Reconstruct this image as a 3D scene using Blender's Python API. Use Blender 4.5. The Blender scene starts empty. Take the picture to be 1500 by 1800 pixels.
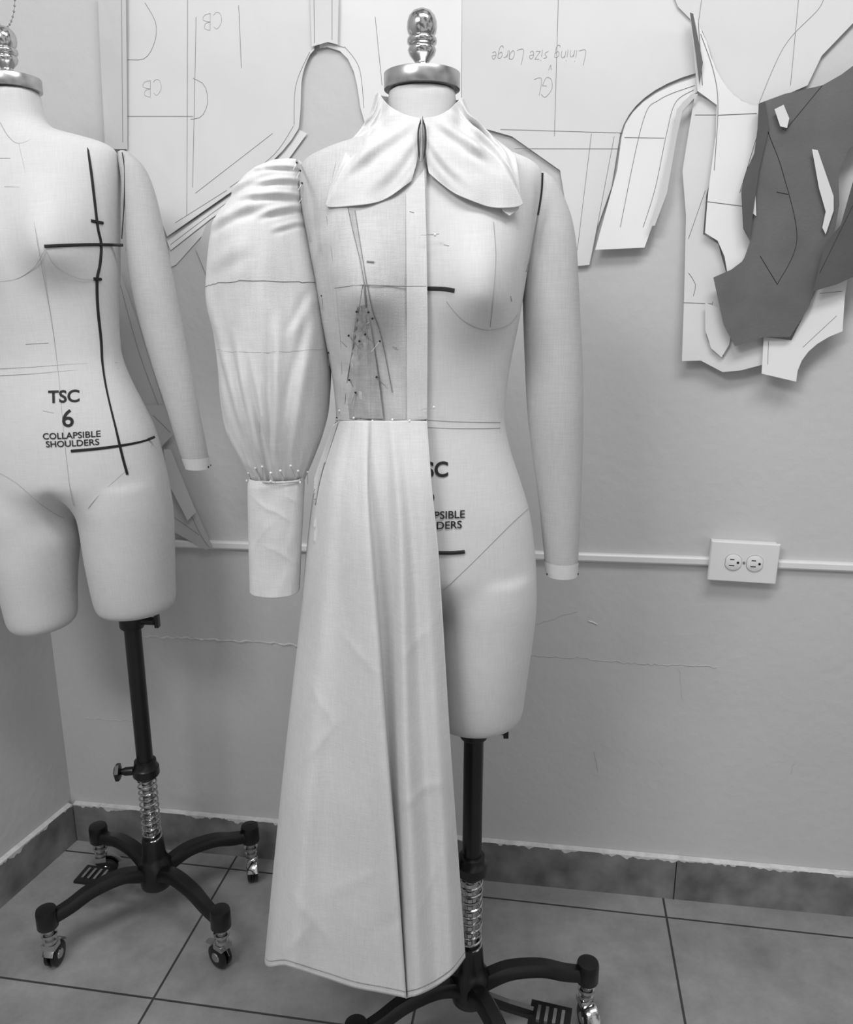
import bpy, bmesh, math, random
from mathutils import Vector, Matrix, noise
random.seed(4)
H=1.3; F=1420.0; TH=math.radians(14.23)
FC=F*math.cos(TH); FS=F*math.sin(TH); CT=math.cos(TH); ST=math.sin(TH)
col=bpy.context.scene.collection

# ---------- measurement helpers: photo reading -> real point on a known plane
def P(px,py,Y):
    yd=py-900; fh=FC-yd*ST; d=FS+yd*CT
    return Vector(((px-750)/fh*Y,Y,H-d/fh*Y))
WK=0.1445; WA=math.atan(WK)
WX=Vector((math.cos(WA),-math.sin(WA),0)); WN=Vector((-math.sin(WA),-math.cos(WA),0)); WO=Vector((0,1.651,0))
def W(px,py,off=0.0):
    a=(px-750)/(FC-(py-900)*ST)
    return P(px,py,(1.651-off/math.cos(WA))/(1+WK*a))
def wcoord(p):
    return (p-WO).dot(WX), p.z
def wpos(s,z,off):
    return WO+WX*s+WN*off+Vector((0,0,z))

# ---------- materials
def mat(name,g,rough=0.8,metal=0.0,var=0.06,scale=12,bump=0.0,bscale=200,crease=0.0,cscale=5.0,weave=0.0,cdist=.01,weavecol=0.0):
    m=bpy.data.materials.new(name); m.use_nodes=True
    nt=m.node_tree; b=nt.nodes['Principled BSDF']
    b.inputs['Roughness'].default_value=rough; b.inputs['Metallic'].default_value=metal
    if rough>0.6: b.inputs['Specular IOR Level'].default_value=0.05
    tc=nt.nodes.new('ShaderNodeTexCoord'); n=nt.nodes.new('ShaderNodeTexNoise')
    n.inputs['Scale'].default_value=scale; n.inputs['Detail'].default_value=6
    nt.links.new(tc.outputs['Object'],n.inputs['Vector'])
    r=nt.nodes.new('ShaderNodeValToRGB'); r.color_ramp.elements[0].position=0.3; r.color_ramp.elements[1].position=0.7
    lo=max(0,g*(1-var)); hi=g*(1+var)
    r.color_ramp.elements[0].color=(lo,lo,lo,1); r.color_ramp.elements[1].color=(hi,hi,hi,1)
    nt.links.new(n.outputs['Fac'],r.inputs['Fac']); csock=r.outputs['Color']
    if weavecol>0:
        for sc in ((900,40,40),(40,40,900)):
            mp=nt.nodes.new('ShaderNodeMapping'); mp.inputs['Scale'].default_value=sc
            wv=nt.nodes.new('ShaderNodeTexNoise'); wv.inputs['Scale'].default_value=1; wv.inputs['Detail'].default_value=1
            nt.links.new(tc.outputs['Object'],mp.inputs['Vector']); nt.links.new(mp.outputs['Vector'],wv.inputs['Vector'])
            rr=nt.nodes.new('ShaderNodeMapRange'); rr.inputs[1].default_value=.3; rr.inputs[2].default_value=.7; rr.inputs[3].default_value=1-weavecol; rr.inputs[4].default_value=1+weavecol*.4
            nt.links.new(wv.outputs['Fac'],rr.inputs[0])
            mx=nt.nodes.new('ShaderNodeMix'); mx.data_type='RGBA'; mx.blend_type='MULTIPLY'; mx.inputs[0].default_value=1
            nt.links.new(csock,mx.inputs[6]); nt.links.new(rr.outputs[0],mx.inputs[7]); csock=mx.outputs[2]
    nt.links.new(csock,b.inputs['Base Color'])
    last=None
    def addbump(sock,strength,dist):
        nonlocal last
        bp=nt.nodes.new('ShaderNodeBump'); bp.inputs['Strength'].default_value=strength; bp.inputs['Distance'].default_value=dist
        nt.links.new(sock,bp.inputs['Height'])
        if last is not None: nt.links.new(last,bp.inputs['Normal'])
        last=bp.outputs['Normal']
    if bump>0:
        n2=nt.nodes.new('ShaderNodeTexNoise'); n2.inputs['Scale'].default_value=bscale; n2.inputs['Detail'].default_value=3
        nt.links.new(tc.outputs['Object'],n2.inputs['Vector']); addbump(n2.outputs['Fac'],bump,.004)
    if crease>0:
        n3=nt.nodes.new('ShaderNodeTexVoronoi'); n3.feature='F1'; n3.distance='MANHATTAN'; n3.inputs['Scale'].default_value=cscale
        mp=nt.nodes.new('ShaderNodeMapping'); mp.inputs['Rotation'].default_value=(.4,.5,.3); mp.inputs['Scale'].default_value=(1,1,.6)
        nt.links.new(tc.outputs['Object'],mp.inputs['Vector']); nt.links.new(mp.outputs['Vector'],n3.inputs['Vector']); addbump(n3.outputs['Distance'],crease,cdist)
    if weave>0:
        wv=nt.nodes.new('ShaderNodeTexNoise'); wv.inputs['Scale'].default_value=700; nt.links.new(tc.outputs['Object'],wv.inputs['Vector']); addbump(wv.outputs['Fac'],weave,.002)
    if last is not None: nt.links.new(last,b.inputs['Normal'])
    return m
M={}
M['form']=mat('form_linen',0.66,0.8,var=0.03,scale=9,bump=0.06,bscale=700,weavecol=.04)
M['arm']=mat('arm_linen',0.52,0.85,var=0.04,scale=9,bump=0.1,bscale=700,weavecol=.06)
M['muslin']=mat('muslin',0.69,0.9,var=0.04,scale=7,crease=.16,cscale=9,weave=.2,cdist=.01,weavecol=.05)
M['muslin_sheer']=mat('muslin_single_layer',0.58,0.9,var=0.06,scale=12,crease=.22,cscale=12,weave=.25,cdist=.01,weavecol=.07)
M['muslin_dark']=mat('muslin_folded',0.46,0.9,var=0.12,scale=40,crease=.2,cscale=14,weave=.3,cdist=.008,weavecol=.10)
M['paper']=mat('pattern_paper',0.66,0.75,var=0.05,scale=3,crease=.28,cscale=5,cdist=.014)
M['paper2']=mat('pattern_paper_shaded',0.54,0.75,var=0.07,scale=4,crease=.28,cscale=8,cdist=.014)  # darker copy of the pattern paper, shade painted into its colour
M['paperw']=mat('pattern_paper_white',0.75,0.75,var=0.04,scale=4,crease=.24,cscale=6,cdist=.014)
M['kraft']=mat('kraft_card',0.14,0.85,var=0.10,scale=14,bump=0.15,bscale=200,crease=.2,cscale=7)
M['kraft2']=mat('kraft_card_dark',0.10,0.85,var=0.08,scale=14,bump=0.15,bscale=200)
M['pencil']=mat('pencil',0.22,0.8)
M['seam']=mat('seam_thread',0.36,0.8)
M['ink']=mat('black_ink',0.006,0.6)
M['black']=mat('black_metal',0.005,0.32,var=0.2)
M['chrome']=mat('chrome',0.55,0.14,metal=1.0,var=0.05)
M['steel']=mat('brushed_steel',0.50,0.3,metal=1.0,var=0.12,scale=60)
M['white_plastic']=mat('white_plastic',0.76,0.35,var=0.02)
M['wallp']=mat('wall_paint',0.56,0.75,var=0.05,scale=2.2,bump=0.3,bscale=45)
M['wallp2']=mat('wall_paint_side',0.55,0.8,var=0.06,scale=2.2,bump=0.3,bscale=45)
M['ridge']=mat('paint_ridge',0.62,0.7,var=.15,scale=50)
M['stone']=mat('grey_ceramic',0.18,0.5,var=0.4,scale=16,bump=0.1,bscale=40)

def tile_mat():
    m=bpy.data.materials.new('floor_tile'); m.use_nodes=True; nt=m.node_tree; b=nt.nodes['Principled BSDF']
    b.inputs['Roughness'].default_value=0.45
    tc=nt.nodes.new('ShaderNodeTexCoord'); mp=nt.nodes.new('ShaderNodeMapping'); mp.vector_type='TEXTURE'
    a=math.radians(9); o=Vector((-.53,1.287))
    mp.inputs['Location'].default_value=(o.x,o.y,0); mp.inputs['Rotation'].default_value=(0,0,-a)
    nt.links.new(tc.outputs['Object'],mp.inputs['Vector'])
    br=nt.nodes.new('ShaderNodeTexBrick'); br.offset=0; br.squash=1
    br.inputs['Scale'].default_value=1; br.inputs['Brick Width'].default_value=0.5055; br.inputs['Row Height'].default_value=0.378
    br.inputs['Mortar Size'].default_value=0.0028; br.inputs['Mortar Smooth'].default_value=0.3
    br.inputs['Color1'].default_value=(.28,.28,.28,1); br.inputs['Color2'].default_value=(.31,.31,.31,1); br.inputs['Mortar'].default_value=(.045,.045,.045,1)
    nt.links.new(mp.outputs['Vector'],br.inputs['Vector'])
    n=nt.nodes.new('ShaderNodeTexNoise'); n.inputs['Scale'].default_value=6; n.inputs['Detail'].default_value=10; n.inputs['Roughness'].default_value=.7
    nt.links.new(tc.outputs['Object'],n.inputs['Vector'])
    r=nt.nodes.new('ShaderNodeValToRGB'); r.color_ramp.elements[0].position=.3; r.color_ramp.elements[1].position=.72
    r.color_ramp.elements[0].color=(.66,.66,.66,1); r.color_ramp.elements[1].color=(1.25,1.25,1.25,1)
    nt.links.new(n.outputs['Fac'],r.inputs['Fac'])
    mx=nt.nodes.new('ShaderNodeMix'); mx.data_type='RGBA'; mx.blend_type='MULTIPLY'; mx.inputs[0].default_value=1
    nt.links.new(br.outputs['Color'],mx.inputs[6]); nt.links.new(r.outputs['Color'],mx.inputs[7])
    nt.links.new(mx.outputs[2],b.inputs['Base Color'])
    bp=nt.nodes.new('ShaderNodeBump'); bp.inputs['Strength'].default_value=.4; bp.inputs['Distance'].default_value=.003; bp.invert=True
    nt.links.new(br.outputs['Fac'],bp.inputs['Height']); nt.links.new(bp.outputs['Normal'],b.inputs['Normal'])
    return m
M['tile']=tile_mat()

# ---------- mesh builder
class MB:
    def __init__(s): s.v=[]; s.f=[]; s.m=[]; s.mats=[]
    def mi(s,k):
        if k not in s.mats: s.mats.append(k)
        return s.mats.index(k)
    def add(s,vs,fs,k):
        o=len(s.v); s.v+= [Vector(x) for x in vs]; i=s.mi(k)
        for f in fs: s.f.append([o+j for j in f]); s.m.append(i)
    def rings(s,rs,k,cap=True,closed=True):
        n=len(rs[0]); vs=[p for r in rs for p in r]; fs=[]
        for i in range(len(rs)-1):
            for j in range(n if closed else n-1):
                a=i*n+j; b=i*n+(j+1)%n
                fs.append([a,b,b+n,a+n])
        if cap and closed:
            fs.append(list(range(n))[::-1]); fs.append([(len(rs)-1)*n+j for j in range(n)])
        s.add(vs,fs,k)
    def tube(s,pts,r,k,sides=6,cap=True):
        pts=[Vector(p) for p in pts]
        if len(pts)<2: return
        rs=[]; up=None
        for i,p in enumerate(pts):
            d=(pts[min(i+1,len(pts)-1)]-pts[max(i-1,0)])
            if d.length<1e-9: d=Vector((0,0,1))
            d.normalize()
            if up is None:
                up=Vector((0,1,0)) if abs(d.y)<.8 else Vector((1,0,0))
            a=d.cross(up); 
            if a.length<1e-4: a=d.orthogonal()
            a.normalize(); bb=a.cross(d).normalized(); up=bb
            rr=r[i] if isinstance(r,(list,tuple)) else r
            ra,rb=(rr if isinstance(rr,(list,tuple)) else (rr,rr))
            rs.append([p+a*math.cos(t*2*math.pi/sides)*ra+bb*math.sin(t*2*math.pi/sides)*rb for t in range(sides)])
        s.rings(rs,k,cap)
    def lathe(s,prof,c,k,axis=Vector((0,0,1)),n=28):
        axis=axis.normalized(); a=axis.orthogonal().normalized(); b=axis.cross(a); c=Vector(c)
        rs=[[c+axis*z+(a*math.cos(2*math.pi*j/n)+b*math.sin(2*math.pi*j/n))*max(r,1e-4) for j in range(n)] for r,z in prof]
        s.rings(rs,k)
    def box(s,c,ax,ay,az,k):
        c=Vector(c); vs=[c+ax*i+ay*j+az*l for i in(-1,1) for j in(-1,1) for l in(-1,1)]
        s.add(vs,[[0,1,3,2],[4,6,7,5],[0,4,5,1],[2,3,7,6],[0,2,6,4],[1,5,7,3]],k)
    def obj(s,name,parent=None,smooth=True,origin=None,label=None,bevel=0,angle=40):
        me=bpy.data.meshes.new(name); 
        o0=Vector(origin) if origin is not None else Vector((0,0,0))
        me.from_pydata([tuple(v-o0) for v in s.v],[],s.f)
        for k in s.mats: me.materials.append(M[k])
        for p,i in zip(me.polygons,s.m): p.material_index=i
        bm=bmesh.new(); bm.from_mesh(me); bmesh.ops.recalc_face_normals(bm,faces=bm.faces)
        if smooth:
            for f in bm.faces: f.smooth=True
            for e in bm.edges:
                if len(e.link_faces)==2 and e.calc_face_angle(0)>math.radians(angle): e.smooth=False
        bm.to_mesh(me); bm.free(); me.update()
        ob=bpy.data.objects.new(name,me); ob.location=o0; col.objects.link(ob)
        if bevel:
            bv=ob.modifiers.new('Bevel','BEVEL'); bv.width=bevel; bv.segments=3; bv.limit_method='ANGLE'
        if parent is not None: setparent(ob,parent)
        if label: ob['label']=label
        return ob
def setparent(o,p):
    bpy.context.view_layer.update()
    o.parent=p; o.matrix_parent_inverse=p.matrix_world.inverted()
def empty(name,loc,label,cat):
    e=bpy.data.objects.new(name,None); e.empty_display_size=.05; e.location=loc; col.objects.link(e); e['label']=label; e['category']=cat; return e
def interp(tab,z):
    if z<=tab[0][0]: return tab[0][1:]
    if z>=tab[-1][0]: return tab[-1][1:]
    for i in range(len(tab)-1):
        if tab[i][0]<=z<=tab[i+1][0]:
            x0,x1=tab[i][0],tab[i+1][0]; t=(z-x0)/(x1-x0); out=[]
            for c in range(1,len(tab[0])):
                p1,p2=tab[i][c],tab[i+1][c]
                m1=(p2-tab[i-1][c])/(x1-tab[i-1][0]) if i>0 else (p2-p1)/(x1-x0)
                m2=(tab[i+2][c]-p1)/(tab[i+2][0]-x0) if i+2<len(tab) else (p2-p1)/(x1-x0)
                h=x1-x0
                out.append((2*t**3-3*t*t+1)*p1+(t**3-2*t*t+t)*m1*h+(-2*t**3+3*t*t)*p2+(t**3-t*t)*m2*h)
            return out
def cr(p0,p1,p2,p3,t):
    return 0.5*((2*p1)+(p2-p0)*t+(2*p0-5*p1+4*p2-p3)*t*t+(3*p1-p0-3*p2+p3)*t**3)
def crl(pts,t):
    n=len(pts)-1; x=min(max(t,0),1)*n; i=min(int(x),n-1); f=x-i
    return cr(pts[max(i-1,0)],pts[i],pts[i+1],pts[min(i+2,n)],f)
def curve(pts,n):
    pts=[Vector(p) for p in pts]
    return [crl(pts,i/n) for i in range(n+1)]
def dens(pp,step=5):
    out=[]
    for a,b in zip(pp[:-1],pp[1:]):
        n=max(1,int(math.hypot(b[0]-a[0],b[1]-a[1])/step))
        for i in range(n): out.append((a[0]+(b[0]-a[0])*i/n,a[1]+(b[1]-a[1])*i/n))
    out.append(pp[-1]); return out
def sm2(pp,step=5):
    L=sum(math.hypot(b[0]-a[0],b[1]-a[1]) for a,b in zip(pp[:-1],pp[1:]))
    n=max(2,int(L/step)); v=curve([(a,b,0) for a,b in pp],n); return [(p.x,p.y) for p in v]
def refine(poly,maxlen,steps=4):
    bm=bmesh.new(); f=bm.faces.new([bm.verts.new((a,b,0)) for a,b in poly]); bmesh.ops.triangulate(bm,faces=[f])
    for _ in range(steps):
        le=[e for e in bm.edges if e.calc_length()>maxlen]
        if not le: break
        bmesh.ops.subdivide_edges(bm,edges=le,cuts=1); bmesh.ops.triangulate(bm,faces=bm.faces[:])
    bm.verts.index_update(); vs=[(v.co.x,v.co.y) for v in bm.verts]; fs=[[v.index for v in f.verts] for f in bm.faces]; bm.free(); return vs,fs

# ---------- room
def prism(name,poly,z0,z1,k):
    b=MB(); n=len(poly)
    b.add([(x,y,z0) for x,y in poly]+[(x,y,z1) for x,y in poly],[list(range(n))[::-1],list(range(n,2*n))]+[[i,(i+1)%n,n+(i+1)%n,n+i] for i in range(n)],k)
    o=b.obj(name,smooth=False); o['kind']='structure'; return o
cs=-0.897
C=wpos(cs,0,0); R=wpos(2.6,0,0)
LD=Vector((-.3,-1,0)).normalized(); LE=C+LD*2.2; LN=Vector((1,-.3,0)).normalized()
prism('floor',[(LE.x-.3,LE.y-.3),(R.x+.3,LE.y-.3),(R.x+.3,R.y+.3),(C.x-.5,C.y+.3)],-.06,0,'tile')
cb=C-WN*.1-WX*.1; rb=R-WN*.1
wb=prism('wall_back',[(C.x,C.y),(R.x,R.y),(rb.x,rb.y),(cb.x,cb.y)],0,2.7,'wallp')
lo=C-LN*.1; le=LE-LN*.1
prism('wall_left',[(LE.x,LE.y),(C.x,C.y),(lo.x,lo.y),(le.x,le.y)],0,2.7,'wallp2')
def baseboard(name,a,b,nrm,js,jstep):
    L=(b-a).length; d=(b-a).normalized(); mb=MB(); t=.012; h=.103
    mb.add([a,b,b+nrm*t,a+nrm*t]+[p+Vector((0,0,h)) for p in (a,b,b+nrm*t,a+nrm*t)],
        [[0,1,2,3],[4,7,6,5],[0,3,7,4],[1,5,6,2],[3,2,6,7],[0,4,5,1]],'stone')
    n=int(L/.004); top=[];bot=[]
    for i in range(n+1):
        s=i*L/n; p=a+d*s
        v=noise.noise(Vector((s*14,nrm.x*5,0)))*.011+noise.noise(Vector((s*60,3,0)))*.011+noise.noise(Vector((s*170,3,2)))*.004
        bot.append(p+nrm*(t+.0008)+Vector((0,0,h-.0015+min(v,.002)))); top.append(p+nrm*(t+.0008)+Vector((0,0,h+.001)))
    bk=[p+Vector((0,0,h+.004))+nrm*.0005 for p in [a+d*i*L/n for i in range(n+1)]]
    mb.rings([bot,top,bk],'ridge',cap=False,closed=False)
    s=js
    while s<L:
        if s>.02:
            p=a+d*s; mb.tube([p+nrm*(t+.0003),p+nrm*(t+.0003)+Vector((0,0,h-.006))],.0012,'ink',4)
        s+=jstep
    o=mb.obj(name,smooth=False); o['kind']='structure'
jx=wcoord(W(1185,1550))[0]-(cs+.012)
baseboard('baseboard_back',C+WX*.012,R,WN,jx-1.5,.5)
baseboard('baseboard_left',C+LD*.012,LE,LN,.3,.5)
for pp,r in [([(240,1118),(330,1122),(420,1128),(470,1128),(522,1135)],.0026),([(930,1152),(1020,1156),(1110,1166),(1260,1172)],.0007),
    ([(1045,1320),(1053,1360)],.0006),([(1195,1175),(1200,1230)],.0004),([(1035,1090),(1050,1096)],.0014),([(940,1098),(1015,1075)],.0004),([(150,1262),(250,1268),(262,1282)],.0010),([(1390,1360),(1396,1340)],.0007)]:
    mb=MB(); q=dens(pp,6); mb.tube([W(x+random.uniform(-1,1),y+random.uniform(-2.0,2.0),.0005) for x,y in q],[r*random.uniform(.5,1.3) for _ in q],'ridge' if r>.001 else 'wallp',5)
    o=mb.obj('paint_ridge',wb)

# ---------- wall conduit and outlet
def wallbar(mb,a,b,h,t,k):
    (s0,z0),(s1,z1)=a,b
    prof=[(0,-h),(t*.8,-h),(t,-h*.6),(t,h*.6),(t*.8,h),(0,h)]
    mb.rings([[wpos(s,z+dz,off) for off,dz in prof] for s,z in ((s0,z0),(s1,z1))],k)
a=wcoord(W(120,948)); b=wcoord(W(1250,985)); c=wcoord(W(1366,990)); d=wcoord(W(1520,996))
for i,(e1,e2) in enumerate((((cs+.02,a[1]),b),(c,(1.9,d[1])))):
    tr=MB(); wallbar(tr,e1,e2,.0085,.012,'white_plastic'); o=tr.obj('trim_%d'%(i+1),angle=30); o['kind']='structure'
so,zo=wcoord(W(1308,989,.026)); hw=.066; hh=.0415
out=empty('electrical_outlet',wpos(so,zo,0),'white plastic surface-mounted electrical outlet box joined to conduit','electrical outlet')
rot=-.02
def op(dx,dz,off): return wpos(so+dx-dz*rot,zo+dz+dx*rot,off)
mb=MB()
mb.rings([[op(x*k,z*k,off) for x,z in ((-hw,-hh),(hw,-hh),(hw,hh),(-hw,hh))] for off,k in ((0.0005,.95),(.019,.95),(.0195,1.0),(.024,1),(.027,.965))],'white_plastic')
mb.obj('outlet_box',out,bevel=.002,smooth=False)
for dx in (-.0205,.0205):
    mb=MB(); n=28
    def rr(off,sc): return [op(dx+max(-.0150,min(.0150,.0165*math.cos(t*2*math.pi/n)))*sc,max(-.0165,min(.0165,.0165*math.sin(t*2*math.pi/n)))*sc,off) for t in range(n)]
    mb.rings([rr(.0265,1.06),rr(.0273,1.06)],'seam'); mb.rings([rr(.027,1),rr(.0292,1),rr(.0297,.95)],'white_plastic')
    for x,z,w,h in ((-.003,.0062,.0042,.0009),(-.003,-.0062,.0050,.0009)):
        mb.rings([[op(dx+x+i*w,z+j*h,off) for i,j in ((-1,-1),(1,-1),(1,1),(-1,1))] for off in (.029,.0301)],'ink')
    mb.rings([[op(dx+.0085+.0026*math.cos(t*math.pi/5),.0026*math.sin(t*math.pi/5),off) for t in range(10)] for off in (.029,.0301)],'ink')
    mb.obj('receptacle',out)
mb=MB(); mb.lathe([(.003,0),(.0028,.0015),(.0001,.002)],op(0,0,.0268),'steel',WN,12); mb.obj('screw',out)

# ---------- paper patterns on the wall
def textmesh(s,size,mapf,k,parent=None,name='lettering',bold=0.0,sx=1.0):
    cu=bpy.data.curves.new(name,'FONT'); cu.body=s; cu.size=size; cu.align_x='CENTER'; cu.align_y='CENTER'; cu.offset=bold; cu.resolution_u=4
    t=bpy.data.objects.new(name,cu); col.objects.link(t); dg=bpy.context.evaluated_depsgraph_get()
    me=bpy.data.meshes.new_from_object(t.evaluated_get(dg)); bpy.data.objects.remove(t)
    bm=bmesh.new(); bm.from_mesh(me)
    bmesh.ops.subdivide_edges(bm,edges=[e for e in bm.edges if e.calc_length()>size*.2],cuts=2)
    for v in bm.verts: v.co=mapf(v.co.x*sx,v.co.y)
    bm.to_mesh(me); bm.free(); me.materials.clear(); me.materials.append(M[k])
    o=bpy.data.objects.new(name,me); col.objects.link(o)
    if parent is not None: setparent(o,parent)
    return o
o_disp={}
def paper(pts,off,k,label,lines=(),name='sewing_pattern',lift=0.0,wob=.0015,cat='sewing pattern',r=.0004,lk='pencil'):
    ps=[W(x,y,off) for x,y in pts]; zt=max(p.z for p in ps); zb=min(p.z for p in ps)
    cs_=[wcoord(p) for p in ps]
    def disp(s,z):
        return off+lift*((zt-z)/(zt-zb+1e-6))**2+wob*noise.noise(Vector((s*4+off*300,z*3,off*100)))+wob*.4
    vs,fs=refine(cs_,.03,5)
    mb=MB(); mb.add([wpos(a,b,disp(a,b)) for a,b in vs],fs,k)
    c=sum(ps,Vector())/len(ps)
    o=mb.obj(name,origin=c,angle=80)
    o['label']=label; o['category']=cat
    for ln in lines:
        mb=MB(); q=dens(ln if len(ln)<3 else sm2(ln,10),12); pp=[]
        for x,y in q:
            p=W(x,y,off); s,z=wcoord(p); pp.append(wpos(s,z,disp(s,z)+.0004))
        mb.tube(pp,r,lk,4); mb.obj('drawn_line',o)
    o_disp[o.name]=disp
    return o
def arc(p0,p1,p2,n=8):
    return [((1-t)**2*p0[0]+2*t*(1-t)*p1[0]+t*t*p2[0],(1-t)**2*p0[1]+2*t*(1-t)*p1[1]+t*t*p2[1]) for t in [i/n for i in range(n+1)]]
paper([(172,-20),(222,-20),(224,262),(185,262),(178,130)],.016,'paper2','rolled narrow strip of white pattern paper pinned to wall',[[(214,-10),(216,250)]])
arch_l=[(553,88)]+arc((546,96),(530,125),(530,160),5)+[(529,195),(526,226)]
A=paper([(222,-20),(560,-20)]+arch_l+arc((526,226),(495,285),(400,343),6)[1:]+[(296,416),(262,330),(222,262)],.008,'paper','large white paper sewing pattern with pencil grid and curved edge',
  [[(330,-10),(330,380)],[(222,205),(340,205)],[(345,30),(340,330)],[(405,330),(480,275),(517,222)],[(518,220),(521,150),(545,92)],[(310,392),(400,335)],[(225,105),(255,103),(272,75),(274,40),(255,5)],[(336,210),(355,205),(366,180),(360,150),(340,138)],[(420,10),(425,120)],[(345,340),(480,235)]],lift=.005)
paper([(292,420),(400,346),(482,284),(527,228),(540,235),(500,290),(420,350),(370,385),(300,440)],.005,'paperw','lower layer of stacked paper pattern edges on the wall',[[(300,430),(380,370),(500,285)]],wob=.0008)
paper([(562,-20),(812,-20),(811,215),(642,218)]+[(634,190),(628,150),(622,125),(612,104),(598,90),(576,83),(562,85)],.005,'paperw','white pattern paper sheet with arched armhole cut-out',
  [[(568,-10),(568,78)],[(592,-10),(592,78)],[(606,82),(632,120),(640,190)],[(576,75),(606,84)],[(660,30),(672,150)]])
paper([(545,-20),(596,-20),(594,78),(576,74),(548,82)],.0145,'paper','vertical strip of paper tape joining pattern sheets',[[(552,-10),(553,76)],[(584,-10),(584,70)]],name='paper_strip',cat='paper strip',wob=.0005)
paper([(296,425),(365,385),(368,400),(310,465),(300,470)],.002,'paper','creased scrap of white pattern paper hanging below larger sheet',wob=.0008)
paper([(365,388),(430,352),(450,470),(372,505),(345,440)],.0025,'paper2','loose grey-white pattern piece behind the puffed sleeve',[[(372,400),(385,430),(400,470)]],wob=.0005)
B=paper([(812,-20),(1216,-20),(1226,128)]+arc((1226,128),(1110,160),(1090,238),8)[1:]+[(1075,330),(1050,400),(1036,466),(1012,468),(985,300),(900,240),(812,215)],.004,'paper','wide white paper pattern with handwritten upside-down pencil notes',
  [[(982,-10),(975,240)],[(880,228),(1095,234)],[(1040,235),(1015,440)],[(1170,225),(1090,235)],[(905,262),(1100,262)],[(1080,240),(1042,440)]],lift=.005)
paper([(1224,136)]+arc((1226,162),(1186,178),(1184,232),5)+[(1166,330),(1146,398),(1132,436),(1046,440),(1060,390),(1085,300)]+arc((1093,240),(1105,170),(1224,136),6)[:-1],.012,'paperw','stack of curved white paper sleeve patterns hanging on wall',
  [[(1220,158),(1188,180),(1172,235),(1152,330),(1130,400)],[(1222,150),(1160,175),(1130,215),(1090,400)],[(1098,242),(1168,243)]],lift=.012,r=.0005)
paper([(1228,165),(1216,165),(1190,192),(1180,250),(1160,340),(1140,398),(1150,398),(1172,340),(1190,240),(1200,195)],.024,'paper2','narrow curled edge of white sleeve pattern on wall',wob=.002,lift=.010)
T=paper([(1180,-20),(1515,-20),(1515,25),(1445,98),(1420,150),(1335,187)]+arc((1335,187),(1270,180),(1245,80),6)[1:]+[(1235,55),(1192,12)],.0085,'paper','large white pattern paper with drawn curved armhole line',
  [[(1405,-10),(1390,150)],[(1235,-10),(1228,40)],[(1335,180),(1380,80),(1440,15),(1450,-15)]],wob=.0006)
L8=paper([(1222,165),(1262,183),(1254,300),(1242,342),(1236,412),(1262,428),(1276,480),(1320,560),(1345,600),(1338,640),(1300,650),(1268,653),(1230,633),(1197,634),(1202,520),(1206,380),(1200,300)],.012,'paper','long white bodice paper pattern hanging from hook',
  [[(1222,202),(1330,202)],[(1240,335),(1210,420)],[(1200,532),(1250,534)],[(1252,530),(1240,580),(1250,610),(1270,625)],[(1210,480),(1222,500),(1218,520)]],lift=.014,r=.0005)
L7=paper([(1213,22),(1222,28),(1243,75)]+arc((1243,75),(1270,180),(1333,187),8)[1:]+[(1340,400),(1290,480),(1276,478),(1272,452),(1260,424),(1238,410),(1244,340),(1258,240),(1260,185),(1226,160)],.019,'paperw','white paper bodice pattern with deep curved neckline',
  [[(1232,60),(1255,128),(1262,190),(1255,300)],[(1240,355),(1325,366)],[(1228,40),(1235,150)],[(1262,203),(1330,200)]],lift=.012,r=.0006)
paper([(1213,22),(1219,24),(1236,110),(1230,150),(1224,100)],.028,'kraft','dark edge of folded pattern tip on the wall hook',name='paper_fold',cat='sewing pattern',wob=.0005)
paper([(1240,532),(1262,540),(1290,560),(1282,605),(1268,628),(1250,612),(1240,580)],.030,'paper','curved sleeve cap paper piece beneath dark kraft card',wob=.0005,lift=.004)
paper([(1342,592),(1390,598),(1430,520),(1470,430),(1498,440),(1485,520),(1480,582)]+arc((1480,582),(1400,610),(1397,670),6)[1:]+[(1337,656)],.029,'paperw','white curved paper pattern piece beneath kraft pieces',
  [[(1480,512),(1440,516)],[(1470,555),(1410,610)],[(1350,600),(1348,640)]],lift=.010)
kr=paper([(1334,182),(1380,165),(1446,150),(1478,132),(1505,112),(1545,112),(1545,230),(1492,262),(1480,290),(1474,312),(1475,360),(1468,400),(1445,470),(1420,540),(1386,592),(1340,592),(1290,608),(1270,570),(1253,488),(1285,474),(1306,458),(1318,425),(1306,402),(1303,335),(1312,300),(1326,270),(1334,225)],.036,'kraft','dark kraft card bodice pattern hanging by tape',
  [[(1345,185),(1350,230),(1375,300),(1400,420),(1365,500)],[(1365,500),(1335,450)],[(1340,210),(1300,340)],[(1446,150),(1380,230)],[(1365,338),(1385,342)]],lift=.012,lk='ink',r=.0005,wob=.0006)
paper([(1545,318),(1500,318),(1478,395),(1450,430),(1428,512),(1470,500),(1545,465)],.053,'kraft2','dark kraft card pattern piece overlapping another',[[(1500,360),(1440,480)]],lift=.006,lk='ink',wob=.001)
paper([(1334,182),(1345,178),(1352,225),(1334,300),(1316,420),(1306,402),(1303,335),(1312,300),(1326,270),(1332,225)],.0415,'kraft2','narrow folded edge of kraft card pattern with painted shade',lift=.010,wob=.0003)  # darker card strip paints in the shade along the fold
for pts in ([(1362,192),(1378,184),(1388,208),(1384,225),(1372,222)],[(1428,262),(1438,264),(1466,345),(1466,370),(1452,412),(1446,400),(1452,372),(1440,330)],[(1318,350),(1328,330),(1330,380),(1320,372)]):
    paper(pts,.045,'paper','small scrap of white paper tape on kraft card',name='paper_tape',wob=0,cat='tape')
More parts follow.
